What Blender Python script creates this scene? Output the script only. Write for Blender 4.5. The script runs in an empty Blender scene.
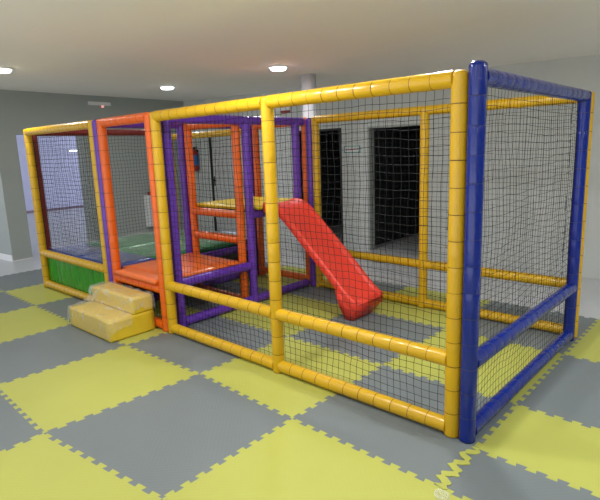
import bpy, bmesh, math, random
from mathutils import Vector, Matrix, noise
random.seed(7)
C = bpy.context.scene.collection
sc = bpy.context.scene
R = 0.046
H = 1.987

# ---------------------------------------------------------------- materials
def mat(name, col, rough=.5, coat=0, spec=.4, bump=None, var=0.0, metal=0):
    m = bpy.data.materials.new(name); m.use_nodes = True
    nt = m.node_tree; b = nt.nodes['Principled BSDF']
    b.inputs['Base Color'].default_value = (*col, 1)
    b.inputs['Roughness'].default_value = rough
    b.inputs['Metallic'].default_value = metal
    b.inputs['Specular IOR Level'].default_value = spec
    b.inputs['Coat Weight'].default_value = coat
    b.inputs['Coat Roughness'].default_value = .12
    tc = nt.nodes.new('ShaderNodeTexCoord')
    if var:
        n = nt.nodes.new('ShaderNodeTexNoise'); n.inputs['Scale'].default_value = 2.3
        n.inputs['Detail'].default_value = 6
        nt.links.new(tc.outputs['Object'], n.inputs['Vector'])
        mx = nt.nodes.new('ShaderNodeMix'); mx.data_type = 'RGBA'
        mx.inputs[6].default_value = (*[c*(1-var) for c in col], 1)
        mx.inputs[7].default_value = (*[min(1, c*(1+var)) for c in col], 1)
        nt.links.new(n.outputs['Fac'], mx.inputs[0])
        nt.links.new(mx.outputs[2], b.inputs['Base Color'])
    if bump:
        scale, strength, dist = bump
        n2 = nt.nodes.new('ShaderNodeTexNoise'); n2.inputs['Scale'].default_value = scale
        n2.inputs['Detail'].default_value = 4
        nt.links.new(tc.outputs['Object'], n2.inputs['Vector'])
        bp = nt.nodes.new('ShaderNodeBump'); bp.inputs['Strength'].default_value = strength
        bp.inputs['Distance'].default_value = dist
        nt.links.new(n2.outputs['Fac'], bp.inputs['Height'])
        nt.links.new(bp.outputs['Normal'], b.inputs['Normal'])
    return m

def srgb(r, g, b):
    f = lambda c: (c/255/12.92) if c/255 <= .04045 else ((c/255+.055)/1.055)**2.4
    return (f(r), f(g), f(b))

vb = (22, .35, .01)
M = {
 'yellow': mat('yellow_vinyl', srgb(207, 163, 20), .3, .2, bump=vb, var=.06),
 'blue': mat('blue_vinyl', srgb(2, 32, 122), .2, .3, bump=vb, var=.08),
 'orange': mat('orange_vinyl', srgb(224, 98, 18), .32, .2, bump=vb, var=.06),
 'purple': mat('purple_vinyl', srgb(98, 52, 168), .3, .2, bump=vb, var=.08),
 'maroon': mat('maroon_vinyl', srgb(132, 40, 36), .35, .3, bump=vb, var=.08),
 'tie': mat('dark_seam', srgb(60, 42, 20), .6),
 'tie_blue': mat('pale_seam', srgb(20, 34, 84), .4),
 'net': mat('black_netting', (.008, .008, .009), .8, spec=.2),
 'pad': mat('orange_pad_vinyl', srgb(232, 110, 40), .38, .25, bump=(5, .3, .02), var=.05),
 'deck': mat('yellow_pad_vinyl', srgb(236, 205, 40), .35, .3, bump=(6, .3, .02)),
 'board': mat('dark_board', (.012, .011, .01), .9, spec=.1),
 'slide': mat('red_plastic', srgb(232, 64, 46), .42, .08, bump=(60, .06, .004), var=.04),
 'foam': mat('yellow_step_vinyl', srgb(214, 184, 44), .42, .2, bump=(4, .35, .02), var=.06),
 'wall': mat('grey_wall_paint', srgb(160, 166, 162), .8, spec=.3, bump=(60, .05, .003), var=.02),
 'wallback': mat('light_grey_wall_paint', srgb(198, 202, 199), .8, spec=.3, bump=(60, .05, .003), var=.02),
 'ceil': mat('ceiling_paint', srgb(240, 237, 232), .85, spec=.2, bump=(40, .03, .003)),
 'floor': mat('pale_floor', srgb(190, 192, 194), .32, spec=.5, bump=(3, .05, .01), var=.05),
 'white': mat('white_plastic', srgb(225, 226, 225), .4),
 'column': mat('white_column_paint', srgb(205, 206, 212), .6),
 'darkroom': mat('unlit_room_shade', srgb(44, 50, 50), .9, spec=.1),  # gloom of the unlit rooms put into their wall colour
 'door': mat('grey_door', srgb(188, 190, 190), .6, spec=.3),
 'darkmetal': mat('dark_metal', srgb(34, 34, 36), .4, metal=.5),
 'red': mat('red_paint', srgb(150, 28, 24), .35, .3),
 'label_blue': mat('blue_label', srgb(40, 96, 160), .5),
 'teal': mat('teal_edge', srgb(60, 140, 132), .5),
 'redtext': mat('red_print', srgb(150, 60, 66), .6),
 'lav': mat('daylight_tinted_wall', srgb(198, 200, 226), .75, spec=.3, var=.02),  # tint of the bluish daylight put into the wall colour
 'brown': mat('brown_skirting', srgb(136, 116, 128), .6),
}

for k_, c_ in dict(yellow=(104, 74, 14), blue=(14, 26, 84), orange=(130, 44, 18), purple=(44, 22, 84), maroon=(60, 18, 18)).items():
    M['seam_'+k_] = mat('seam_'+k_, srgb(*c_), .6)

def mat_eva(name, col):
    m = mat(name, col, .5, 0, .45, var=.045)
    nt = m.node_tree; b = nt.nodes['Principled BSDF']
    tc = nt.nodes.new('ShaderNodeTexCoord')
    outs = []
    for ang in (math.radians(45), math.radians(-45)):
        mp = nt.nodes.new('ShaderNodeMapping'); mp.inputs['Rotation'].default_value = (0, 0, ang)
        nt.links.new(tc.outputs['Object'], mp.inputs['Vector'])
        w = nt.nodes.new('ShaderNodeTexWave'); w.inputs['Scale'].default_value = 13.5
        nt.links.new(mp.outputs['Vector'], w.inputs['Vector'])
        outs.append(w.outputs['Fac'])
    mu = nt.nodes.new('ShaderNodeMath'); mu.operation = 'MAXIMUM'
    nt.links.new(outs[0], mu.inputs[0]); nt.links.new(outs[1], mu.inputs[1])
    bp = nt.nodes.new('ShaderNodeBump'); bp.inputs['Strength'].default_value = .25
    bp.inputs['Distance'].default_value = .002
    nt.links.new(mu.outputs[0], bp.inputs['Height'])
    nt.links.new(bp.outputs['Normal'], b.inputs['Normal'])
    return m
M['eva_y'] = mat_eva('yellow_eva_foam', srgb(176, 178, 84))
M['eva_g'] = mat_eva('grey_eva_foam', srgb(112, 120, 121))

def mat_emit(name, col, s):
    m = bpy.data.materials.new(name); m.use_nodes = True
    b = m.node_tree.nodes['Principled BSDF']
    b.inputs['Base Color'].default_value = (.8, .8, .8, 1)
    b.inputs['Emission Color'].default_value = (*col, 1)
    b.inputs['Emission Strength'].default_value = s
    return m
M['lamp'] = mat_emit('lamp_glow', (.93, .97, 1), 9)
M['lampsmall'] = mat_emit('tube_lamp_glow', (.9, .95, 1), 5)
M['ledred'] = mat_emit('red_indicator', (1, .25, .22), .8)

def mat_green():
    m = mat('green_vinyl_sheet', srgb(86, 204, 66), .2, .8)
    nt = m.node_tree; b = nt.nodes['Principled BSDF']
    tc = nt.nodes.new('ShaderNodeTexCoord'); mp = nt.nodes.new('ShaderNodeMapping')
    mp.inputs['Scale'].default_value = (7, 7, .9)
    n = nt.nodes.new('ShaderNodeTexNoise'); n.inputs['Scale'].default_value = 2.2; n.inputs['Detail'].default_value = 3
    nt.links.new(tc.outputs['Object'], mp.inputs['Vector']); nt.links.new(mp.outputs['Vector'], n.inputs['Vector'])
    bp = nt.nodes.new('ShaderNodeBump'); bp.inputs['Strength'].default_value = .8; bp.inputs['Distance'].default_value = .03
    nt.links.new(n.outputs['Fac'], bp.inputs['Height']); nt.links.new(bp.outputs['Normal'], b.inputs['Normal'])
    return m
M['green'] = mat_green()

def mat_wrap(name, alpha, scale=9):
    """clear plastic film: mostly see-through with sharp wrinkled highlights"""
    m = bpy.data.materials.new(name); m.use_nodes = True
    nt = m.node_tree; nt.nodes.clear()
    out = nt.nodes.new('ShaderNodeOutputMaterial')
    tr = nt.nodes.new('ShaderNodeBsdfTransparent'); gl = nt.nodes.new('ShaderNodeBsdfPrincipled')
    gl.inputs['Base Color'].default_value = (.85, .86, .84, 1); gl.inputs['Roughness'].default_value = .13
    gl.inputs['Specular IOR Level'].default_value = .9
    tc = nt.nodes.new('ShaderNodeTexCoord')
    n = nt.nodes.new('ShaderNodeTexNoise'); n.inputs['Scale'].default_value = scale; n.inputs['Detail'].default_value = 5
    n.inputs['Distortion'].default_value = 1.2
    nt.links.new(tc.outputs['Object'], n.inputs['Vector'])
    bp = nt.nodes.new('ShaderNodeBump'); bp.inputs['Strength'].default_value = .9; bp.inputs['Distance'].default_value = .03
    nt.links.new(n.outputs['Fac'], bp.inputs['Height']); nt.links.new(bp.outputs['Normal'], gl.inputs['Normal'])
    # film folds: thin ridges painted whitish for the glints along its creases
    n3 = nt.nodes.new('ShaderNodeTexNoise'); n3.inputs['Scale'].default_value = scale*.6; n3.inputs['Detail'].default_value = 2
    n3.inputs['Distortion'].default_value = 2.5
    nt.links.new(tc.outputs['Object'], n3.inputs['Vector'])
    s = nt.nodes.new('ShaderNodeMath'); s.operation = 'SUBTRACT'; s.inputs[1].default_value = .5
    a = nt.nodes.new('ShaderNodeMath'); a.operation = 'ABSOLUTE'
    mr = nt.nodes.new('ShaderNodeMapRange'); mr.inputs[1].default_value = 0; mr.inputs[2].default_value = .014
    mr.inputs[3].default_value = min(1, alpha+.38); mr.inputs[4].default_value = alpha
    nt.links.new(n3.outputs['Fac'], s.inputs[0]); nt.links.new(s.outputs[0], a.inputs[0]); nt.links.new(a.outputs[0], mr.inputs[0])
    mx = nt.nodes.new('ShaderNodeMixShader')
    nt.links.new(mr.outputs[0], mx.inputs[0]); nt.links.new(tr.outputs[0], mx.inputs[1]); nt.links.new(gl.outputs[0], mx.inputs[2])
    nt.links.new(mx.outputs[0], out.inputs['Surface'])
    return m
M['wrap'] = mat_wrap('clear_plastic_film', .15, 3.5)
M['wrap2'] = mat_wrap('clear_plastic_sheet', .15, 3)
M['pooly'] = mat('green_pad_vinyl', srgb(56, 140, 84), .22, .5, bump=(5, .5, .03))
M['poolb'] = mat('blue_pad_vinyl', srgb(64, 84, 150), .22, .5, bump=(5, .5, .03))

# ---------------------------------------------------------------- helpers
def obj(name, bm, m, parent=None, smooth=False):
    me = bpy.data.meshes.new(name)
    bmesh.ops.recalc_face_normals(bm, faces=bm.faces[:])
    bm.to_mesh(me); bm.free()
    for k in (m if isinstance(m, (list, tuple)) else [m]): me.materials.append(k)
    if smooth:
        for p in me.polygons: p.use_smooth = True
    o = bpy.data.objects.new(name, me); C.objects.link(o)
    if parent is not None: o.parent = parent; o.matrix_parent_inverse = parent.matrix_world.inverted() if False else Matrix.Translation(-Vector(parent.location))
    return o

def tag(o, label=None, cat=None, group=None, kind=None):
    if label: o['label'] = label
    if cat: o['category'] = cat
    if group: o['group'] = group
    if kind: o['kind'] = kind
    return o

def thing(name, label, cat, loc=(0, 0, 0), group=None):
    o = bpy.data.objects.new(name, None); C.objects.link(o)
    o.location = loc; o.empty_display_size = .1
    return tag(o, label, cat, group)

def box(bm, x0, x1, y0, y1, z0, z1, mi=0, bevel=0, seg=2):
    b = bmesh.new()
    bmesh.ops.create_cube(b, size=1)
    for v in b.verts:
        v.co = Vector(((x0+x1)/2+v.co.x*(x1-x0), (y0+y1)/2+v.co.y*(y1-y0), (z0+z1)/2+v.co.z*(z1-z0)))
    if bevel:
        bmesh.ops.bevel(b, geom=b.edges[:], offset=bevel, segments=seg, affect='EDGES', profile=.5)
    merge(bm, b, mi)

def merge(bm, b, mi=0, keep=False):
    mp = {v: bm.verts.new(v.co) for v in b.verts}
    for f in b.faces:
        try: nf = bm.faces.new([mp[v] for v in f.verts]); nf.material_index = f.material_index if keep else mi
        except ValueError: pass
    b.free()

def frame_of(d):
    d = d.normalized()
    a = Vector((0, 0, 1)) if abs(d.z) < .9 else Vector((1, 0, 0))
    u = d.cross(a).normalized(); return u, d.cross(u).normalized()

def padded_tube(bm, p0, p1, r=R, spacing=.125, dome=(0, 0), n=16, jit=.0015):
    """vinyl sleeve over foam: slightly swollen lengths pinched by seams (material slot 1)"""
    p0, p1 = Vector(p0), Vector(p1); d = p1-p0; L = d.length; d.normalize(); u, w = frame_of(d)
    st = []  # (t, radius, seam?)
    def D(e, s):
        pts = []
        for k in range(4):
            a = k/4*math.pi/2
            pts.append((math.sin(a), math.cos(a)))
        return pts
    if dome[0]:
        for k in range(0, 4): a = k/4*math.pi/2; st.append((r*.75*(1-math.sin(a)), r*math.cos(a), 0)) if False else None
    k = max(1, round(L/spacing)); seg = L/k
    t0 = 0
    first = True
    if dome[0]:
        for j in range(4, 0, -1):
            a = j/4*math.pi/2; st.append((-r*.55*math.sin(a), max(r*math.cos(a), .003), 0))
    for i in range(k):
        a = i*seg; b = (i+1)*seg
        sw = r*(1-random.uniform(0, .025))
        st.append((a+.0022, r*.968, 1 if i > 0 else 0)) if i > 0 else st.append((a, r, 0))
        st.append((a+.010, sw, 0)); st.append(((a+b)/2, sw*1.0, 0)); st.append((b-.010, sw, 0))
        st.append((b-.0022, r*.968, 0)) if i < k-1 else st.append((b, r, 0))
    if dome[1]:
        for j in range(1, 5):
            a = j/4*math.pi/2; st.append((L+r*.55*math.sin(a), max(r*math.cos(a), .003), 0))
    prev = None
    for (t, rad, seam) in st:
        tilt = random.uniform(-.002, .002) if seam else 0
        c = p0+d*t
        ring = [bm.verts.new(c+u*math.cos(2*math.pi*q/n)*rad+w*math.sin(2*math.pi*q/n)*rad+d*tilt*math.cos(2*math.pi*q/n)) for q in range(n)]
        if prev:
            for q in range(n):
                f = bm.faces.new((prev[q], prev[(q+1) % n], ring[(q+1) % n], ring[q])); f.material_index = 1 if seam else 0; f.smooth = True
        else: bm.faces.new(ring[::-1])
        prev = ring
    bm.faces.new(prev)

def tube_obj(name, p0, p1, colour, parent, spacing=.125, dome=(0, 0), r=R):
    bm = bmesh.new(); padded_tube(bm, p0, p1, r, spacing, dome)
    o = obj(name, bm, [M[colour], M['seam_'+colour]], parent)
    for p in o.data.polygons: p.use_smooth = len(p.vertices) == 4
    return o

def wire(bm, pts, r=.0017, n=3):
    prev = None; pts = [Vector(p) for p in pts]
    for i, p in enumerate(pts):
        d = (pts[min(i+1, len(pts)-1)]-pts[max(i-1, 0)])
        if d.length < 1e-6: d = Vector((0, 0, 1))
        u, w = frame_of(d)
        ring = [bm.verts.new(p+u*math.cos(2*math.pi*q/n)*r+w*math.sin(2*math.pi*q/n)*r) for q in range(n)]
        if prev:
            for q in range(n): bm.faces.new((prev[q], prev[(q+1) % n], ring[(q+1) % n], ring[q]))
        prev = ring

def net(parent, o, u, v, lu, lv, mesh=.05, amp=.010, lace=(), seed=0, r=.0017, name='net'):
    """knotted net from corner o along unit vectors u, v; lace lists the sides laced to a post ('l','r')"""
    o, u, v = Vector(o), Vector(u), Vector(v); nn = u.cross(v)
    nu, nv = round(lu/mesh), round(lv/mesh); bm = bmesh.new()
    def K(i, j):
        a, b = i/nu*lu, j/nv*lv
        q = Vector((a*2.2+seed*7, b*2.2, seed*3.1)); q2 = Vector((a*9+seed*5, b*9, 4))
        edge = min(1, 6*min(i/nu, 1-i/nu, j/nv, 1-j/nv)+.35)
        du = (noise.noise(q)*2.0+noise.noise(q2)*1.0)*amp*edge
        dv = (noise.noise(q+Vector((31, 0, 0)))*2.0+noise.noise(q2+Vector((0, 17, 0)))*1.0)*amp*edge
        dn = noise.noise(q+Vector((0, 0, 50)))*amp*3*edge
        return o+u*(a+du)+v*(b+dv)+nn*dn
    G = [[K(i, j) for j in range(nv+1)] for i in range(nu+1)]
    for i in range(nu+1): wire(bm, G[i], r)
    for j in range(nv+1): wire(bm, [G[i][j] for i in range(nu+1)], r)
    for side in lace:
        i = 0 if side == 'l' else nu; s = -1 if side == 'l' else 1
        pts = []
        for j in range(nv):
            a, b = G[i][j], G[i][j+1]
            pts.append(a.copy()); pts.append(a.lerp(b, .5)+u*s*(.038+random.uniform(-.008, .012))+nn*random.uniform(-.012, .012))
            pts.append(a.lerp(b, .8)+u*s*random.uniform(-.02, .01))
        wire(bm, pts, r*1.15)
        wire(bm, [p+u*random.uniform(-.004, .004)+nn*.004 for p in G[i]], r*1.5)
    return obj(name, bm, M['net'], parent)

# ---------------------------------------------------------------- room shell
FZ = -.014
def ceil_z(x): return 2.6-.0208*(x+.7)
def struct(name, bm, m):
    return tag(obj(name, bm, m), kind='structure')
bm = bmesh.new(); box(bm, -17, 5, -4.6, 11, FZ-.1, FZ); struct('floor', bm, M['floor'])
bm = bmesh.new()
vs = []
for dz in (0, .1):
    vs += [bm.verts.new((x, y, ceil_z(x)+dz)) for x, y in ((-17, -4.6), (5, -4.6), (5, 11), (-17, 11))]
for f in ((0, 1, 2, 3), (7, 6, 5, 4), (0, 4, 5, 1), (1, 5, 6, 2), (2, 6, 7, 3), (3, 7, 4, 0)): bm.faces.new([vs[i] for i in f])
struct('ceiling', bm, M['ceil'])

# back wall: y = 4.3, door openings 1 (dark), 2 (dark), door_3 closed
YB = 4.3
doors = [(-5.16, -4.19, 1.965), (-3.64, -2.70, 1.955), (-7.66, -6.76, 1.99)]
bm = bmesh.new()
cuts = sorted(doors)
x = -8.52
for (a, b, h) in cuts:
    box(bm, x, a, YB, YB+.12, FZ, 2.9); box(bm, a, b, YB, YB+.12, h, 2.9); x = b
box(bm, x, 5, YB, YB+.12, FZ, 2.9)
struct('wall_back', bm, M['wallback'])
# dark rooms behind the two open doorways
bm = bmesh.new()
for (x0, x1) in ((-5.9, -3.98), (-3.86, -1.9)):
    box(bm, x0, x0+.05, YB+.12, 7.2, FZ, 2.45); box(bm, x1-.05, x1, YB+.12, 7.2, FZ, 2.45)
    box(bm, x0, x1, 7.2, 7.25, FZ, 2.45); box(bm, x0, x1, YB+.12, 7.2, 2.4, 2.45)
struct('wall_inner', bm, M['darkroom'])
# frames
for k, (a, b, h) in enumerate(doors):
    bm = bmesh.new()
    box(bm, a-.012, a+.018, YB-.01, YB+.13, FZ, h+.012); box(bm, b-.018, b+.012, YB-.01, YB+.13, FZ, h+.012)
    box(bm, a, b, YB-.01, YB+.13, h-.018, h+.012)
    dt = tag(obj('door_%d' % (k+1), bm, M['darkmetal'] if k != 1 else M['wall']), kind='structure')
    if k == 2:
        lb = bmesh.new(); box(lb, a+.03, b-.03, YB+.02, YB+.06, FZ+.01, h-.03, bevel=.003); lf = obj('door_leaf', lb, M['door'], dt)
        hb = bmesh.new(); box(hb, a+.055, a+.085, YB+.008, YB+.02, .95, 1.16, bevel=.003); box(hb, a+.06, a+.17, YB-.03, YB-.012, 1.06, 1.085, bevel=.004)
        box(hb, a+.06, a+.08, YB-.02, YB+.012, 1.062, 1.083); obj('handle', hb, M['darkmetal'], dt)

# left wall along a slightly turned line, built of slabs with its two openings
P0 = Vector((-8.1, .55, 0)); DL = Vector((-.0995, .995, 0)); NL = Vector((-.995, -.0995, 0))
def slab(bm, s0, s1, z0, z1, t0=0, t1=.25, top_follow=False):
    vs = []
    for z in (z0, z1):
        for (s, t) in ((s0, t0), (s1, t0), (s1, t1), (s0, t1)): vs.append(bm.verts.new(P0+DL*s+NL*t+Vector((0, 0, z))))
    for f in ((0, 1, 2, 3), (7, 6, 5, 4), (0, 4, 5, 1), (1, 5, 6, 2), (2, 6, 7, 3), (3, 7, 4, 0)): bm.faces.new([vs[i] for i in f])
bm = bmesh.new()
slab(bm, -.18, .145, FZ, 2.06, 0, 1.0)           # the short partition whose end reads as a pillar
slab(bm, -7.5, 1.33, 2.06, 2.9)                  # lintel
slab(bm, 1.33, 3.77, FZ, 2.9)
slab(bm, -7.5, -2.4, FZ, 2.06)
struct('wall_left', bm, M['wall'])
bm = bmesh.new(); slab(bm, -.195, -.18, FZ, .09, -.0, 1.0); slab(bm, -.18, .145, FZ, .0, -.012, 0)
struct('baseboard_left', bm, M['white'])
# bright neighbouring room
bm = bmesh.new(); box(bm, -16.2, -16, -8, 11, FZ, 3.2); box(bm, -16, -8.6, 10.8, 11, FZ, 3.2); struct('wall_far_left', bm, M['lav'])
bm = bmesh.new(); box(bm, -16, -15.97, -8, 10.8, FZ, .06); struct('baseboard_far_left', bm, M['brown'])
# rest of the hall's shell to the right of the view
bm = bmesh.new(); box(bm, 5, 5.2, -8, YB+.12, FZ, 2.9); struct('wall_right', bm, M['wall'])

# round column behind the cage
bm = bmesh.new()
bmesh.ops.create_cone(bm, segments=40, radius1=.105, radius2=.105, depth=ceil_z(-3.75)-FZ, cap_ends=True)
bmesh.ops.translate(bm, verts=bm.verts[:], vec=(-3.75, 3.03, (ceil_z(-3.75)+FZ)/2))
o = struct('trim_1', bm, M['column'])
for p in o.data.polygons: p.use_smooth = len(p.vertices) == 4
# pale pilaster left of the closed door
bm = bmesh.new(); box(bm, -7.93, -7.72, YB-.04, YB, FZ, 2.72); struct('trim_2', bm, M['wallback'])

# ---------------------------------------------------------------- lamps
def downlight(x, y, label, k=1.0):
    z = ceil_z(x)
    t = thing('downlight', label, 'ceiling light', (x, y, z), 'round ceiling downlights')
    bm = bmesh.new()
    bmesh.ops.create_cone(bm, segments=32, radius1=.112, radius2=.12, depth=.022, cap_ends=True)
    bmesh.ops.translate(bm, verts=bm.verts[:], vec=(x, y, z-.011)); obj('rim', bm, M['white'], t)
    bm = bmesh.new()
    bmesh.ops.create_cone(bm, segments=32, radius1=.085, radius2=.104, depth=.026, cap_ends=True)
    bmesh.ops.translate(bm, verts=bm.verts[:], vec=(x, y, z-.035)); obj('diffuser', bm, M['lamp'], t)
    ld = bpy.data.lights.new('downlight_lamp', 'AREA'); ld.shape = 'DISK'; ld.size = .2; ld.energy = LP*k; ld.color = (.98, .985, 1)
    l = bpy.data.objects.new('downlight_lamp', ld); C.objects.link(l); l.location = (x, y, z-.052)
LP = 17
downlight(-3.45, 2.13, 'round ceiling downlight just left of the round column above the cage')
downlight(-6.12, 2.33, 'small round ceiling downlight above the orange entry frame')
downlight(-5.6, -.25, 'round ceiling downlight cut by the left edge of the picture')
for x, y in ((-2.6, -1.7), (-.2, -1.7), (2.4, -1.2), (-5.4, -3.6), (-2.7, -3.2), (0, -3.2), (2.6, -3.2), (2.2, 2.1), (-.5, .45), (-1.5, -.7), (1.7, .5)):  # last few, over and beside the cage: unseen lamps added to brighten it
    downlight(x, y, 'unseen round ceiling downlight over the hall, outside the picture', 1.7 if y > -1 else .6)

# warm bounce towards the ceiling comes from the world light entering the open front of the hall
def area(name, loc, rot, sx, sy, e, col):
    ld = bpy.data.lights.new(name, 'AREA'); ld.shape = 'RECTANGLE'; ld.size = sx; ld.size_y = sy; ld.energy = e; ld.color = col
    l = bpy.data.objects.new(name, ld); C.objects.link(l); l.location = loc; l.rotation_euler = rot; return l
area('side_room_daylight', (-12, 10.5, 1.6), (math.radians(90), 0, math.radians(180)), 6, 2.4, 220, (.80, .86, 1))
area('side_room_daylight_front', (-12.5, -6.5, 1.6), (math.radians(-90), 0, math.radians(180)), 5, 2.4, 200, (.80, .86, 1))
w = bpy.data.worlds.new('World'); sc.world = w; w.use_nodes = True
wn = w.node_tree; bg = wn.nodes['Background']; bg.inputs[1].default_value = 1
wt = wn.nodes.new('ShaderNodeTexCoord'); wsx = wn.nodes.new('ShaderNodeSeparateXYZ'); wr = wn.nodes.new('ShaderNodeValToRGB')
wn.links.new(wt.outputs['Generated'], wsx.inputs[0])
wm = wn.nodes.new('ShaderNodeMapRange'); wm.inputs[1].default_value = -.25; wm.inputs[2].default_value = .25
wn.links.new(wsx.outputs['Z'], wm.inputs[0]); wn.links.new(wm.outputs[0], wr.inputs[0])
wr.color_ramp.elements[0].color = (2.5, 2.5, 2.5, 1); wr.color_ramp.elements[1].color = (.5, .54, .6, 1)
wn.links.new(wr.outputs[0], bg.inputs[0])

# tube lamp in the far room, exit-light style fixture on the left wall, etc.
t = thing('tube_light', 'short white tube lamp glowing in the bluish room seen through the left net', 'lamp', (-15.95, 5.25, 1.86))
bm = bmesh.new(); box(bm, -15.99, -15.93, 5.0, 5.5, 1.83, 1.90, bevel=.01); obj('housing', bm, M['white'], t)
bm = bmesh.new(); box(bm, -15.93, -15.9, 5.03, 5.47, 1.845, 1.885, bevel=.01); obj('tube', bm, M['lampsmall'], t)

def on_left(bm, s0, s1, z0, z1, t0, t1): slab(bm, s0, s1, z0, z1, t0, t1)
t = thing('emergency_light', 'slim white emergency lamp high on the grey left wall', 'lamp', P0+DL*1.7+Vector((0, 0, 2.6)))
bm = bmesh.new(); slab(bm, 1.5, 1.94, 2.585, 2.645, -.05, 0); obj('housing', bm, M['white'], t)
bm = bmesh.new(); slab(bm, 1.76, 1.80, 2.55, 2.585, -.04, -.01); obj('indicator', bm, M['ledred'], t)
t = thing('wall_cabinet', 'white box mounted low on the wall behind the orange entry frame', 'cabinet', P0+DL*2.6+Vector((0, 0, .2)))
bm = bmesh.new(); slab(bm, 2.52, 2.95, .2, .84, -.12, 0); obj('body', bm, M['white'], t)
bm = bmesh.new(); slab(bm, 2.55, 2.92, .23, .81, -.13, -.12); obj('door', bm, M['column'], t)
bm = bmesh.new(); slab(bm, 2.60, 2.72, .84, .90, -.1, -.03); obj('cap', bm, M['redtext'], t)
t = thing('wall_lamp', 'small white fixture high on the back wall left of the round column', 'lamp', (-5.4, YB, 2.35))
bm = bmesh.new(); box(bm, -5.62, -5.28, YB-.06, YB, 2.34, 2.41, bevel=.01); obj('housing', bm, M['white'], t)
bm = bmesh.new(); box(bm, -5.5, -5.3, YB-.05, YB-.01, 2.30, 2.34, bevel=.005); obj('indicator', bm, M['redtext'], t)
# fire extinguisher
t = thing('fire_extinguisher', 'red fire extinguisher with a blue label hanging on the wall behind the orange ladder', 'fire extinguisher', (-8.0, YB-.09, 1.28))
def lathe(bm, cx, cy, prof, n=24, mi=0):
    prev = None
    for (r_, z) in prof:
        ring = [bm.verts.new((cx+r_*math.cos(2*math.pi*q/n), cy+r_*math.sin(2*math.pi*q/n), z)) for q in range(n)]
        if prev:
            for q in range(n):
                f = bm.faces.new((prev[q], prev[(q+1) % n], ring[(q+1) % n], ring[q])); f.smooth = True; f.material_index = mi
        else: bm.faces.new(ring[::-1])
        prev = ring
    bm.faces.new(prev)
ex, ey = -8.09, YB-.09
bm = bmesh.new(); lathe(bm, ex, ey, [(.06, 1.27), (.078, 1.29), (.08, 1.3), (.08, 1.62), (.07, 1.67), (.035, 1.70), (.025, 1.73)]); obj('cylinder', bm, M['red'], t)
bm = bmesh.new(); lathe(bm, ex, ey, [(.0815, 1.40), (.082, 1.41), (.082, 1.60), (.0815, 1.61)]); obj('label', bm, M['label_blue'], t)
bm = bmesh.new(); box(bm, ex-.02, ex+.02, ey-.02, ey+.02, 1.73, 1.77); box(bm, ex-.015, ex+.1, ey-.012, ey+.012, 1.77, 1.785); box(bm, ex-.015, ex+.09, ey-.012, ey+.012, 1.745, 1.757); obj('valve', bm, M['darkmetal'], t)
bm = bmesh.new(); wire(bm, [(ex-.02, ey, 1.74), (ex-.1, ey-.01, 1.7), (ex-.115, ey-.01, 1.55), (ex-.1, ey-.01, 1.42)], .012, 8); obj('hose', bm, M['darkmetal'], t)
bm = bmesh.new(); box(bm, ex-.02, ex+.02, ey+.02, YB, 1.66, 1.72); obj('bracket', bm, M['darkmetal'], t)
# door sign
t = thing('door_sign', 'small white sign with teal edge between the two dark doorways', 'sign', (-3.95, YB, 1.62))
bm = bmesh.new(); box(bm, -4.12, -3.80, YB-.012, YB, 1.57, 1.68, bevel=.002); obj('board', bm, M['teal'], t)
bm = bmesh.new(); box(bm, -4.10, -3.815, YB-.016, YB-.012, 1.585, 1.668); obj('face', bm, M['white'], t)
bm = bmesh.new()
xx = -4.07
for k, wd in enumerate((.022, .018, .024, .016, .022, .02, .018, .02)):   # illegible red lettering, one short word
    box(bm, xx, xx+.006, YB-.019, YB-.016, 1.61, 1.64); box(bm, xx, xx+wd, YB-.019, YB-.016, 1.634 if k % 2 else 1.61, 1.64 if k % 2 else 1.616)
    box(bm, xx+wd-.006, xx+wd, YB-.019, YB-.016, 1.61 if k % 3 else 1.625, 1.64); xx += wd+.011
obj('lettering', bm, M['redtext'], t)

# ---------------------------------------------------------------- foam floor mats
A = .0145
def edge(a, b, n=10, bump=1):
    """interlocking puzzle edge from lattice corner a to b; both neighbours use the same points"""
    flip = (a[0]+a[1]*.01) > (b[0]+b[1]*.01) if abs(a[0]-b[0]) > abs(a[1]-b[1]) else a[1] > b[1]
    if flip: return edge(b, a, n, bump)[::-1]
    a, b = Vector(a), Vector(b); d = (b-a)/n; nn = Vector((-d.y, d.x)).normalized()
    pts = [a]
    for k in range(n):
        for (t, o) in ((.27, -A), (.20, A), (.78, A), (.71, -A)):
            if k == 0 and t < .5: o = 0 if o < 0 else A
            if k == n-1 and t == .71: o = 0
            pts.append(a+d*(k+t)+nn*o)
    pts.append(b); return pts
from mathutils.geometry import tessellate_polygon
def foam_mat(c00, c10, c11, c01, colour, label, n=(10, 10, 10, 10)):
    loop = edge(c00, c10, n[0])[:-1]+edge(c10, c11, n[1])[:-1]+edge(c11, c01, n[2])[:-1]+edge(c01, c00, n[3])[:-1]
    cx, cy = (c00[0]+c11[0])/2, (c00[1]+c11[1])/2
    bm = bmesh.new()
    up = [bm.verts.new((p[0]-cx, p[1]-cy, .014)) for p in loop]; dn = [bm.verts.new((p[0]-cx, p[1]-cy, 0)) for p in loop]
    for tri in tessellate_polygon([[Vector((p[0], p[1], 0)) for p in loop]]):
        bm.faces.new([up[i] for i in tri]); bm.faces.new([dn[i] for i in tri][::-1])
    for i in range(len(loop)): j = (i+1) % len(loop); bm.faces.new((up[i], dn[i], dn[j], up[j]))
    o = obj('foam_mat', bm, M['eva_y'] if colour else M['eva_g']); o.location = (cx, cy, FZ)
    tag(o, label, 'foam mat', 'interlocking foam mats covering the floor'); return o
YR = [-2.5, -1.47, -.44, .575, 1.60, 2.66]
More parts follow.
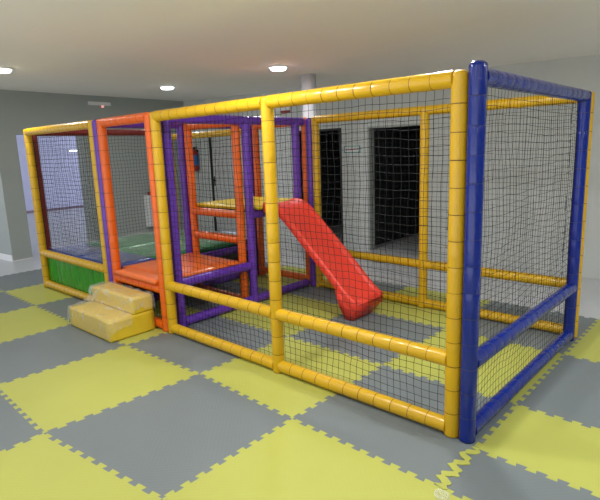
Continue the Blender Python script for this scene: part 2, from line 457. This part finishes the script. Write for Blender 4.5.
def corner(c, r):            # lattice corner; the mats are laid a little askew
    x = .07+1.01*(c-1); y = YR[r]
    if r == 1: y = {1: -1.49, 0: -1.41, -1: -1.54, -2: -1.5}.get(c, -1.47); x += {0: .02, -1: -.07, -2: -.05}.get(c, 0)
    if r == 2: y = {0: -.453, -1: -.41, -2: -.453, 1: -.475}.get(c, -.46)
    return (x, y)
roww = {0: 'nearest the camera', 1: 'one row before the cage', 2: 'under the front bottom rail',
        3: 'in the cage middle row', 4: 'in the back row'}
colw = {-6: 'at the far left end', -5: 'at the left half of the green sheet', -4: 'at the right half of the green sheet',
        -3: 'in line with the yellow step', -2: 'just right of the step', -1: 'at the yellow centre post', 0: 'left of the blue corner post'}
for r in range(5):
    for c in range(-6, 1):
        if r == 3 and c in (-5, -4): continue
        col = (r+c) % 2 == 1
        foam_mat(corner(c, r), corner(c+1, r), corner(c+1, r+1), corner(c, r+1), col, '%s foam mat %s, %s' % ('yellow' if col else 'grey', roww[r], colw[c]))
K = .07; K2 = 1.08; K3 = 2.09
for (ya, yb_, col, lab, n_) in ((-1.49, -.475, 1, 'yellow foam mat at the bottom edge beside the plastic scrap', 10), (-.475, -.06, 0, 'grey foam mat before the blue corner post, right of the torn seam', 4),
      (-.06, .575, 1, 'yellow foam mat right of the blue end frame, the nearer one', 6), (.575, 1.60, 0, 'grey foam mat right of the blue end frame between two yellow ones', 10),
      (1.60, 2.66, 1, 'yellow foam mat by the far right corner post', 10)):
    foam_mat((K, ya), (K2, ya), (K2, yb_), (K, yb_), col, lab, (10, n_, 10, n_))
for (ya, yb_, col, n_) in ((-1.49, -.475, 0, 10), (-.475, -.06, 1, 4), (-.06, .575, 0, 6)):
    foam_mat((K2, ya), (K3, ya), (K3, yb_), (K2, yb_), col, '%s foam mat off to the far right, outside the picture' % ('yellow' if col else 'grey'), (10, n_, 10, n_))
# yellow border strip torn in the seam between two grey mats
bm = bmesh.new(); pts = []
L_, R_ = [], []
n = 90
for i in range(n+1):
    t_ = i/n; y = -.475+t_*.43; s = math.sin(t_*math.pi*2*3.5); amp = .024
    cxx = .068+amp*s+.006*math.sin(i*.7)
    wd = .013+.014*abs(math.cos(t_*math.pi*2*3.5))*(1-.4*t_)+.004*math.sin(i*.9)
    L_.append((cxx-wd, y+.01*math.cos(t_*21))); R_.append((cxx+wd, y-.01*math.cos(t_*21)))
up = [[bm.verts.new((p[0], p[1], z)) for p in side] for z in (.0045, .0005) for side in (L_, R_)]
for i in range(n):
    bm.faces.new((up[0][i], up[1][i], up[1][i+1], up[0][i+1])); bm.faces.new((up[2][i], up[2][i+1], up[3][i+1], up[3][i]))
    bm.faces.new((up[0][i], up[0][i+1], up[2][i+1], up[2][i])); bm.faces.new((up[1][i], up[3][i], up[3][i+1], up[1][i+1]))
tag(obj('mat_border_strip', bm, M['eva_y']), 'crooked yellow mat edging strip lying in the seam before the blue corner post', 'mat edging')
# plastic scrap
bm = bmesh.new()
bmesh.ops.create_icosphere(bm, subdivisions=4, radius=1)
for v in bm.verts:
    k = 1+.45*noise.noise(v.co*3)+.25*noise.noise(v.co*7)
    v.co = Vector((v.co.x*.034*k, v.co.y*.03*k, max(0, v.co.z*.02*k+.008)))
    v.co += Vector((.118, -.535, .001))
tag(obj('plastic_scrap', bm, M['wrap'], smooth=False), 'small crumpled clear plastic scrap at the bottom edge by the torn mat seam', 'plastic scrap')

# ---------------------------------------------------------------- padded tube panels
def panel(label, colour, axis, fixed, posts, rails, name='tube_frame_panel', post_z=(0, H), spacing=.14, rail_sp=.118, dome=True, top=None):
    """posts: positions along the panel; rails: (name, z, from, to)"""
    def P(a, z): return (a, fixed, z) if axis == 'x' else (fixed, a, z)
    t = thing(name, label, 'padded frame', P((posts[0]+posts[-1])/2, 0), 'padded tube frames of the play cage')
    for a in posts:
        tube_obj('post', P(a, .004), P(a, (top or H)+(.045 if colour == 'blue' and a == 0 else .012)), colour, t, spacing, (0, 1))
    for (nm, z, a0, a1) in rails:
        tube_obj(nm, P(a0+R*.6, z), P(a1-R*.6, z), colour, t, rail_sp)
    return t
ZB, ZM, ZT = .05, .46, H-.005
M['dark_sheet'] = mat('dark_vinyl_sheet', srgb(22, 24, 24), .5)
yf = panel('long yellow padded tube frame with black net along the front right', 'yellow', 'x', 0, (-2.9, -1.5, -.092),
      [('top_rail', ZT, -2.9, -1.5), ('top_rail', ZT, -1.5, -.092), ('middle_rail', ZM, -2.9, -1.5), ('middle_rail', ZM, -1.5, -.092),
       ('bottom_rail', ZB, -2.9, -1.5), ('bottom_rail', ZB, -1.5, -.092)])
NY = .035
net(yf, (-2.84, NY, .06), (1, 0, 0), (0, 0, 1), 1.30, H-.1, seed=1, lace=('l',))
net(yf, (-1.46, NY, .06), (1, 0, 0), (0, 0, 1), 1.31, H-.1, seed=2, lace=('r',))
bf = panel('blue padded tube frame with black net closing the right end', 'blue', 'y', 0, (0, 1.96),
      [('top_rail', ZT, 0, 1.96), ('middle_rail', ZM, 0, 1.96), ('bottom_rail', ZB, 0, 1.96)])
net(bf, (-.035, .05, .06), (0, 1, 0), (0, 0, 1), 1.86, H-.1, seed=3, r=.0014, lace=('r',))
yb = panel('yellow padded tube frame with black net along the back, before the doorways', 'yellow', 'x', 2.054, (-2.82, -1.42, 0),
      [('top_rail', ZT, -2.82, -1.42), ('top_rail', ZT, -1.42, 0), ('middle_rail', ZM, -2.82, -1.42), ('middle_rail', ZM, -1.42, 0),
       ('bottom_rail', ZB, -2.82, -1.42), ('bottom_rail', ZB, -1.42, 0)])
net(yb, (-2.76, 2.02, .06), (1, 0, 0), (0, 0, 1), 1.28, H-.1, seed=4, amp=.009, r=.0014)
net(yb, (-1.36, 2.02, .06), (1, 0, 0), (0, 0, 1), 1.26, H-.1, seed=5, amp=.009, r=.0014, lace=('r',))

# tower
PX = -2.96
pr = thing('tube_frame_panel', 'purple padded tube frame on the right side of the platform tower, facing the slide', 'padded frame', (PX, 1.08, 0), 'padded tube frames of the play cage')
for y in (.14, 1.10, 2.06):
    x_ = PX if y < 2 else -2.915
    tube_obj('post', (x_, y, .004), (x_, y, H+.0), 'purple', pr, .14, (0, 1))
tube_obj('slide_post', (PX, 1.86, 1.10), (PX, 1.86, ZT-.03), 'purple', pr, .14)
for nm, z, a, b in (('top_rail', ZT-.012, .14, 1.10), ('top_rail', ZT-.012, 1.10, 2.01), ('bottom_rail', .05, .14, 1.10), ('bottom_rail', .05, 1.10, 2.01),
                    ('platform_rail', .435, .14, 1.10), ('deck_rail', .985, 1.10, 2.01)):
    tube_obj(nm, (PX, a+.03, z), (PX, b-.03, z), 'purple', pr)
net(pr, (PX, .19, .09), (0, 1, 0), (0, 0, 1), .86, .30, seed=6, mesh=.045)
pl = panel('purple padded tube frame between the orange entry and the green panel bay', 'purple', 'y', -3.962, (0, 1.0, 2.06),
      [('top_rail', ZT, 0, 1.0), ('top_rail', ZT, 1.0, 2.06), ('bottom_rail', .05, 0, 1.0), ('bottom_rail', .05, 1.0, 2.06), ('platform_rail', .40, 0, 1.0), ('platform_rail', .40, 1.0, 2.06)])
bm = bmesh.new(); box(bm, -3.966, -3.960, .05, .955, .09, .36); box(bm, -3.966, -3.960, 1.045, 2.015, .09, .36); o = obj('vinyl_sheet', bm, M['dark_sheet'], pl); o['label'] = 'black vinyl sheet'
of = panel('orange padded tube frame forming the open entry above the yellow step', 'orange', 'x', 0, (-3.868, -2.994),
      [('top_rail', ZT, -3.868, -2.994), ('platform_rail', .405, -3.868, -2.994), ('bottom_rail', .05, -3.868, -2.994)])
net(of, (-3.82, .03, .09), (1, 0, 0), (0, 0, 1), .78, .27, seed=7, mesh=.045)
ld = panel('orange padded ladder frame with rungs between pad and upper deck', 'orange', 'x', 1.03, (-3.868, -3.038),
      [('top_rail', ZT-.025, -3.868, -3.038), ('rung', .99, -3.868, -3.038), ('rung', .715, -3.868, -3.038), ('bottom_rail', .05, -3.868, -3.038)])
ob = panel('orange padded tube frame with black net at the back of the tower', 'orange', 'x', 2.085, (-3.868, -3.010),
      [('top_rail', ZT-.01, -3.868, -3.010), ('deck_rail', .96, -3.868, -3.010), ('bottom_rail', .07, -3.868, -3.010)])
net(ob, (-3.82, 2.03, .1), (1, 0, 0), (0, 0, 1), .77, H-.15, seed=8, r=.0014)

# left bay
gf = panel('yellow padded tube frame with net and green vinyl sheet at the left front', 'yellow', 'x', 0, (-5.765, -4.055),
      [('top_rail', ZT, -5.765, -4.055), ('middle_rail', ZM-.005, -5.765, -4.055), ('bottom_rail', .05, -5.765, -4.055)], rail_sp=.1)
net(gf, (-5.71, .035, .5), (1, 0, 0), (0, 0, 1), 1.60, H-.54, seed=9, lace=('l',))
bm = bmesh.new()
nx, nz = 90, 10; g = []
for i in range(nx+1):
    col = []
    for j in range(nz+1):
        x_ = -5.72+i/nx*1.62; z_ = .07+j/nz*.37
        e = math.sin(math.pi*j/nz)
        col.append(bm.verts.new((x_, .026+.030*e*noise.noise(Vector((x_*15, z_*1.2+x_*2, 2)))+.010*e*noise.noise(Vector((x_*26, z_*3+x_*2, 5))), z_)))
    g.append(col)
for i in range(nx):
    for j in range(nz): bm.faces.new((g[i][j], g[i+1][j], g[i+1][j+1], g[i][j+1]))
bmesh.ops.solidify(bm, geom=bm.faces[:], thickness=.003)
o = obj('vinyl_sheet', bm, M['green'], gf, True); o['label'] = 'glossy green vinyl sheet'
mp_ = panel('dark red padded tube frame closing the far left side', 'maroon', 'y', -5.86, (.1, 1.96),
      [('top_rail', ZT, .1, 1.96), ('middle_rail', .41, .1, 1.96), ('bottom_rail', .05, .1, 1.96)])
net(mp_, (-5.85, .15, .5), (0, 1, 0), (0, 0, 1), 1.76, H-.56, seed=10)
yc = panel('yellow padded tube frame with black net at the back of the left bay', 'yellow', 'x', 2.06, (-5.76, -4.056),
      [('top_rail', ZT-.075, -5.76, -4.056), ('middle_rail', .40, -5.76, -4.056), ('bottom_rail', .05, -5.76, -4.056)], top=H-.07)
net(yc, (-5.71, 2.03, .5), (1, 0, 0), (0, 0, 1), 1.60, H-.62, seed=11, r=.0014)

# pads and decks -------------------------------------------------
def soft_pad(bm, x0, x1, y0, y1, z0, z1, nx=16, ny=16, puff=.012, sd=0):
    bm2 = bmesh.new(); box(bm2, x0, x1, y0, y1, z0, z1)
    bmesh.ops.subdivide_edges(bm2, edges=bm2.edges[:], cuts=14, use_grid_fill=True)
    for v in bm2.verts:
        u = (v.co.x-x0)/(x1-x0); w = (v.co.y-y0)/(y1-y0); h = (v.co.z-z0)/(z1-z0)
        e = min(1, 7*min(u, 1-u, w, 1-w))
        if h > .5: v.co.z += puff*(e-1)*1.1 + puff*.45*noise.noise(Vector((v.co.x*5+sd, v.co.y*5, 0)))*e
        if min(u, 1-u, w, 1-w) < .001:
            c = (4*h*(1-h))*.008
            if u < .001: v.co.x -= c
            if u > .999: v.co.x += c
            if w < .001: v.co.y -= c
            if w > .999: v.co.y += c
    for f in bm2.faces: f.smooth = True
    merge(bm, bm2)
t = thing('entry_pad', 'orange vinyl padded platform inside the orange entry behind the step', 'play platform', (-3.43, .5, .45))
bm = bmesh.new(); soft_pad(bm, -3.905, -3.01, .095, .975, .452, .508); obj('cushion', bm, M['pad'], t, True)
bm = bmesh.new(); soft_pad(bm, -3.81, -3.05, -.055, .09, .452, .505, puff=.012, sd=3); obj('front_lip', bm, M['pad'], t, True)
bm = bmesh.new(); box(bm, -3.90, -3.01, .05, .975, .432, .451); obj('board', bm, M['board'], t)
t = thing('upper_deck', 'yellow padded upper deck at the top of the orange ladder', 'play platform', (-3.43, 1.5, 1.03))
bm = bmesh.new(); soft_pad(bm, -3.905, -3.012, 1.082, 2.0, 1.037, 1.085, sd=9); obj('cushion', bm, M['deck'], t, True)
bm = bmesh.new(); box(bm, -3.90, -2.99, 1.09, 2.0, 1.02, 1.036); obj('board', bm, M['board'], t)
bm = bmesh.new(); soft_pad(bm, -3.008, -2.895, 1.16, 1.80, 1.037, 1.085, sd=4); obj('edge_cushion', bm, M['deck'], t, True)
t = thing('bay_floor_pad', 'green and blue padded floor under clear plastic in the left bay', 'play platform', (-4.9, 1.0, .44))
for (xa, xb) in ((-5.80, -4.915), (-4.905, -4.02)):
    for (ya, yb_, mm, ll) in ((.06, .56, 'poolb', 'blue cushion'), (.57, 2.0, 'pooly', 'green cushion')):
        bm = bmesh.new(); soft_pad(bm, xa, xb, ya, yb_, .44, .50, sd=xa+ya); o = obj('cushion', bm, M[mm], t, True); o['label'] = ll
bm = bmesh.new(); box(bm, -5.80, -4.02, .06, 2.0, .42, .439); obj('board', bm, M['board'], t)
bm = bmesh.new(); nx = 60; g = []
for i in range(nx+1):
    g.append([bm.verts.new((-5.79+1.76*i/nx, .08+1.9*j/nx, .517+.016*noise.noise(Vector((i*.16, j*.16, 1)))+.010*noise.noise(Vector((i*.45, j*.4, 3))))) for j in range(nx+1)])
for i in range(nx):
    for j in range(nx): bm.faces.new((g[i][j], g[i+1][j], g[i+1][j+1], g[i][j+1]))
obj('plastic_sheet', bm, M['wrap2'], t, True)

# slide -----------------------------------------------------------
t = thing('slide', 'red plastic slide running down from the upper deck inside the cage', 'slide', (-1.7, 1.43, 0))
Y0, Y1 = 1.225, 1.70
# centre line of rim: (x, z)
rim = [(-2.885, 1.112), (-2.84, 1.118), (-2.78, 1.118), (-2.69, 1.095), (-2.58, 1.02), (-2.3, .765), (-2.05, .535), (-1.89, .38), (-1.80, .295), (-1.73, .24), (-1.68, .212)]
def bed(z, i): 
    d = (.02, .024, .03, .035, .04, .042, .042, .042, .04, .034, .022)[i]; return z-d
bm = bmesh.new(); secs = []
prof = lambda x, z, i: [  # cross-section from near outer bottom over the rim, bed, far rim, to far outer bottom
    (Y0, z-.11), (Y0-.008, z-.03), (Y0+.004, z-.004), (Y0+.022, z), (Y0+.042, z-.008), (Y0+.055, bed(z, i)+.012), (Y0+.075, bed(z, i)),
    ((Y0+Y1)/2, bed(z, i)-.006),
    (Y1-.075, bed(z, i)), (Y1-.055, bed(z, i)+.012), (Y1-.042, z-.008), (Y1-.022, z), (Y1-.004, z-.004), (Y1+.008, z-.03), (Y1, z-.11),
    (Y1-.03, z-.115), (Y1-.05, bed(z, i)-.02), (Y0+.05, bed(z, i)-.02), (Y0+.03, z-.115)]
dense = []
for i in range(len(rim)-1):
    for k in range(3):
        f = k/3
        def cr(a, b, c, d, t): return .5*((2*b)+(-a+c)*t+(2*a-5*b+4*c-d)*t*t+(-a+3*b-3*c+d)*t**3)
        ids = [max(0, i-1), i, i+1, min(len(rim)-1, i+2)]
        dense.append((cr(*[rim[q][0] for q in ids], f), cr(*[rim[q][1] for q in ids], f), i))
dense.append((*rim[-1], len(rim)-1))
for (x, z, i) in dense:
    secs.append([bm.verts.new((x, y_, z_)) for (y_, z_) in prof(x, z, i)])
for a, b in zip(secs[:-1], secs[1:]):
    for q in range(len(a)): bm.faces.new((a[q], a[(q+1) % len(a)], b[(q+1) % len(a)], b[q]))
bm.faces.new(secs[0]); bm.faces.new(secs[-1][::-1])
o = obj('chute', bm, M['slide'], t, True)
md = o.modifiers.new('b', 'BEVEL'); md.width = .006; md.segments = 2; md.limit_method = 'ANGLE'; md.angle_limit = math.radians(50)
# foot: hollow-looking skirt from the lower end down to the mats
bm = bmesh.new()
sk = [(-1.90, .325), (-1.72, .17), (-1.60, .14), (-1.585, .195), (-1.60, .216), (-1.64, .205), (-1.72, .225), (-1.84, .31)]
side = [(-1.86, .325), (-1.78, .255), (-1.70, .205), (-1.63, .188), (-1.618, .16), (-1.63, .10), (-1.68, .002), (-1.79, .002), (-1.825, .14), (-1.885, .27)]
def extr(bm, poly, y0, y1, cut=None):
    a = [bm.verts.new((x, y0, z)) for x, z in poly]; b = [bm.verts.new((x, y1, z)) for x, z in poly]
    bm.faces.new(a); bm.faces.new(b[::-1])
    for i in range(len(poly)): j = (i+1) % len(poly); bm.faces.new((a[i], b[i], b[j], a[j]))
side = [(x-.045, z) for x, z in side]; extr(bm, side, Y0-.004, Y1+.004)
bmesh.ops.triangulate(bm, faces=[f for f in bm.faces if len(f.verts) > 4])
bmesh.ops.recalc_face_normals(bm, faces=bm.faces[:])
# narrow the foot towards the floor on the far side as moulded plastic does
for v in bm.verts:
    k = max(0, .14-v.co.z)/.14
    v.co.y = v.co.y+(.03*k if v.co.y < 1.4 else -.16*k)
bmesh.ops.bevel(bm, geom=[e for e in bm.edges if len(e.link_faces) == 2 and e.calc_face_angle() > .6], offset=.012, segments=3, affect='EDGES')
obj('foot', bm, M['slide'], t, True)

# foam step with plastic film -------------------------------------
t = thing('foam_step', 'yellow two-tier foam step block wrapped in clear plastic before the orange entry', 'step', (-3.545, -.30, 0))
SX0, SX1 = -3.935, -3.115
def soft_box(name, x0, x1, y0, y1, z0, z1):
    bm = bmesh.new(); b = bmesh.new(); box(b, x0, x1, y0, y1, z0, z1)
    bmesh.ops.subdivide_edges(b, edges=b.edges[:], cuts=9, use_grid_fill=True)
    bmesh.ops.bevel(b, geom=[e for e in b.edges if len(e.link_faces) == 2 and e.calc_face_angle() > 1], offset=.007, segments=2, affect='EDGES')
    for v in b.verts:
        n_ = Vector((noise.noise(v.co*4), noise.noise(v.co*4+Vector((9, 0, 0))), noise.noise(v.co*4+Vector((0, 9, 0)))))
        v.co += n_*.004
        v.co.z = max(v.co.z, z0)
    merge(bm, b); return obj(name, bm, M['foam'], t, True)
soft_box('lower_tier', SX0, SX1, -.515, -.052, .001, .197)
soft_box('upper_tier', SX0+.005, SX1-.005, -.265, -.054, .198, .352)
# film: a draped height sheet hugging the block, hanging a little over its edges
bm = bmesh.new()
path = [(-.049, .21), (-.049, .30), (-.052, .358), (-.16, .360), (-.265, .359), (-.285, .315), (-.295, .255), (-.34, .215), (-.43, .204), (-.518, .203), (-.528, .15), (-.526, .08), (-.524, .03)]
nx = 56; sub = 5; rowsP = []
for i in range(len(path)-1):
    for k in range(sub): f = k/sub; rowsP.append((path[i][0]*(1-f)+path[i+1][0]*f, path[i][1]*(1-f)+path[i+1][1]*f))
rowsP.append(path[-1]); g = []
for i in range(nx+1):
    u = i/nx; x = SX0-.012+u*(SX1-SX0+.024); col = []
    for j, (y, z) in enumerate(rowsP):
        nz_ = abs(noise.noise(Vector((u*7, j*.09+u*4, 2.2))))*.022+abs(noise.noise(Vector((u*17, j*.22, 7))))*.010
        if z > .3 and y > -.26: d = Vector((0, 0, 1))
        elif y > -.076: d = Vector((0, 1, 0)); nz_ *= 0
        elif y > -.5: d = Vector((0, -.5, .9))
        else: d = Vector((0, -1, 0)); nz_ *= .35
        col.append(bm.verts.new(Vector((x, y, z))+d*nz_))
    g.append(col)
for i in range(nx):
    for j in range(len(rowsP)-1): bm.faces.new((g[i][j], g[i+1][j], g[i+1][j+1], g[i][j+1]))
# side flap hanging over the right side
for (ii, sx) in ((nx, 1), (0, -1)):
    prev = [v for v in g[ii]]
    for k in range(1, 6):
        cur = []
        for j, v in enumerate(g[ii]):
            drop = (.022+.012*noise.noise(Vector((j*.25, k*.3, sx))))*k
            c = v.co+Vector((sx*(.003+.004*abs(noise.noise(Vector((j*.3, k*.5, 3))))), 0, -drop)); c.z = max(c.z, .012)
            cur.append(bm.verts.new(c))
        for j in range(len(cur)-1): bm.faces.new((prev[j], prev[j+1], cur[j+1], cur[j]))
        prev = cur
obj('plastic_film', bm, M['wrap'], t, True)

# ---------------------------------------------------------------- camera
cx, cy, cz, yaw, pitch, roll, f = 1.1265, -2.5722, 1.6575, .7436, -.1938, -.0356, 513.45
F = Vector((-math.sin(yaw)*math.cos(pitch), math.cos(yaw)*math.cos(pitch), math.sin(pitch)))
Rt = F.cross(Vector((0, 0, 1))).normalized(); U = Rt.cross(F)
R2 = Rt*math.cos(roll)+U*math.sin(roll); U2 = -Rt*math.sin(roll)+U*math.cos(roll)
cd = bpy.data.cameras.new('camera'); cam = bpy.data.objects.new('camera', cd); C.objects.link(cam)
m = Matrix((R2, U2, -F)).transposed().to_4x4(); m.translation = (cx, cy, cz); cam.matrix_world = m
cd.sensor_width = 36; cd.sensor_fit = 'HORIZONTAL'; cd.lens = f/600*36; cd.clip_end = 100
sc.camera = cam
vs_ = sc.view_settings; vs_.view_transform = 'Standard'; vs_.look = 'None'; vs_.gamma = 1; vs_.use_curve_mapping = False; vs_.exposure = -.05
sc.cycles.diffuse_bounces = 8; sc.cycles.transparent_max_bounces = 16
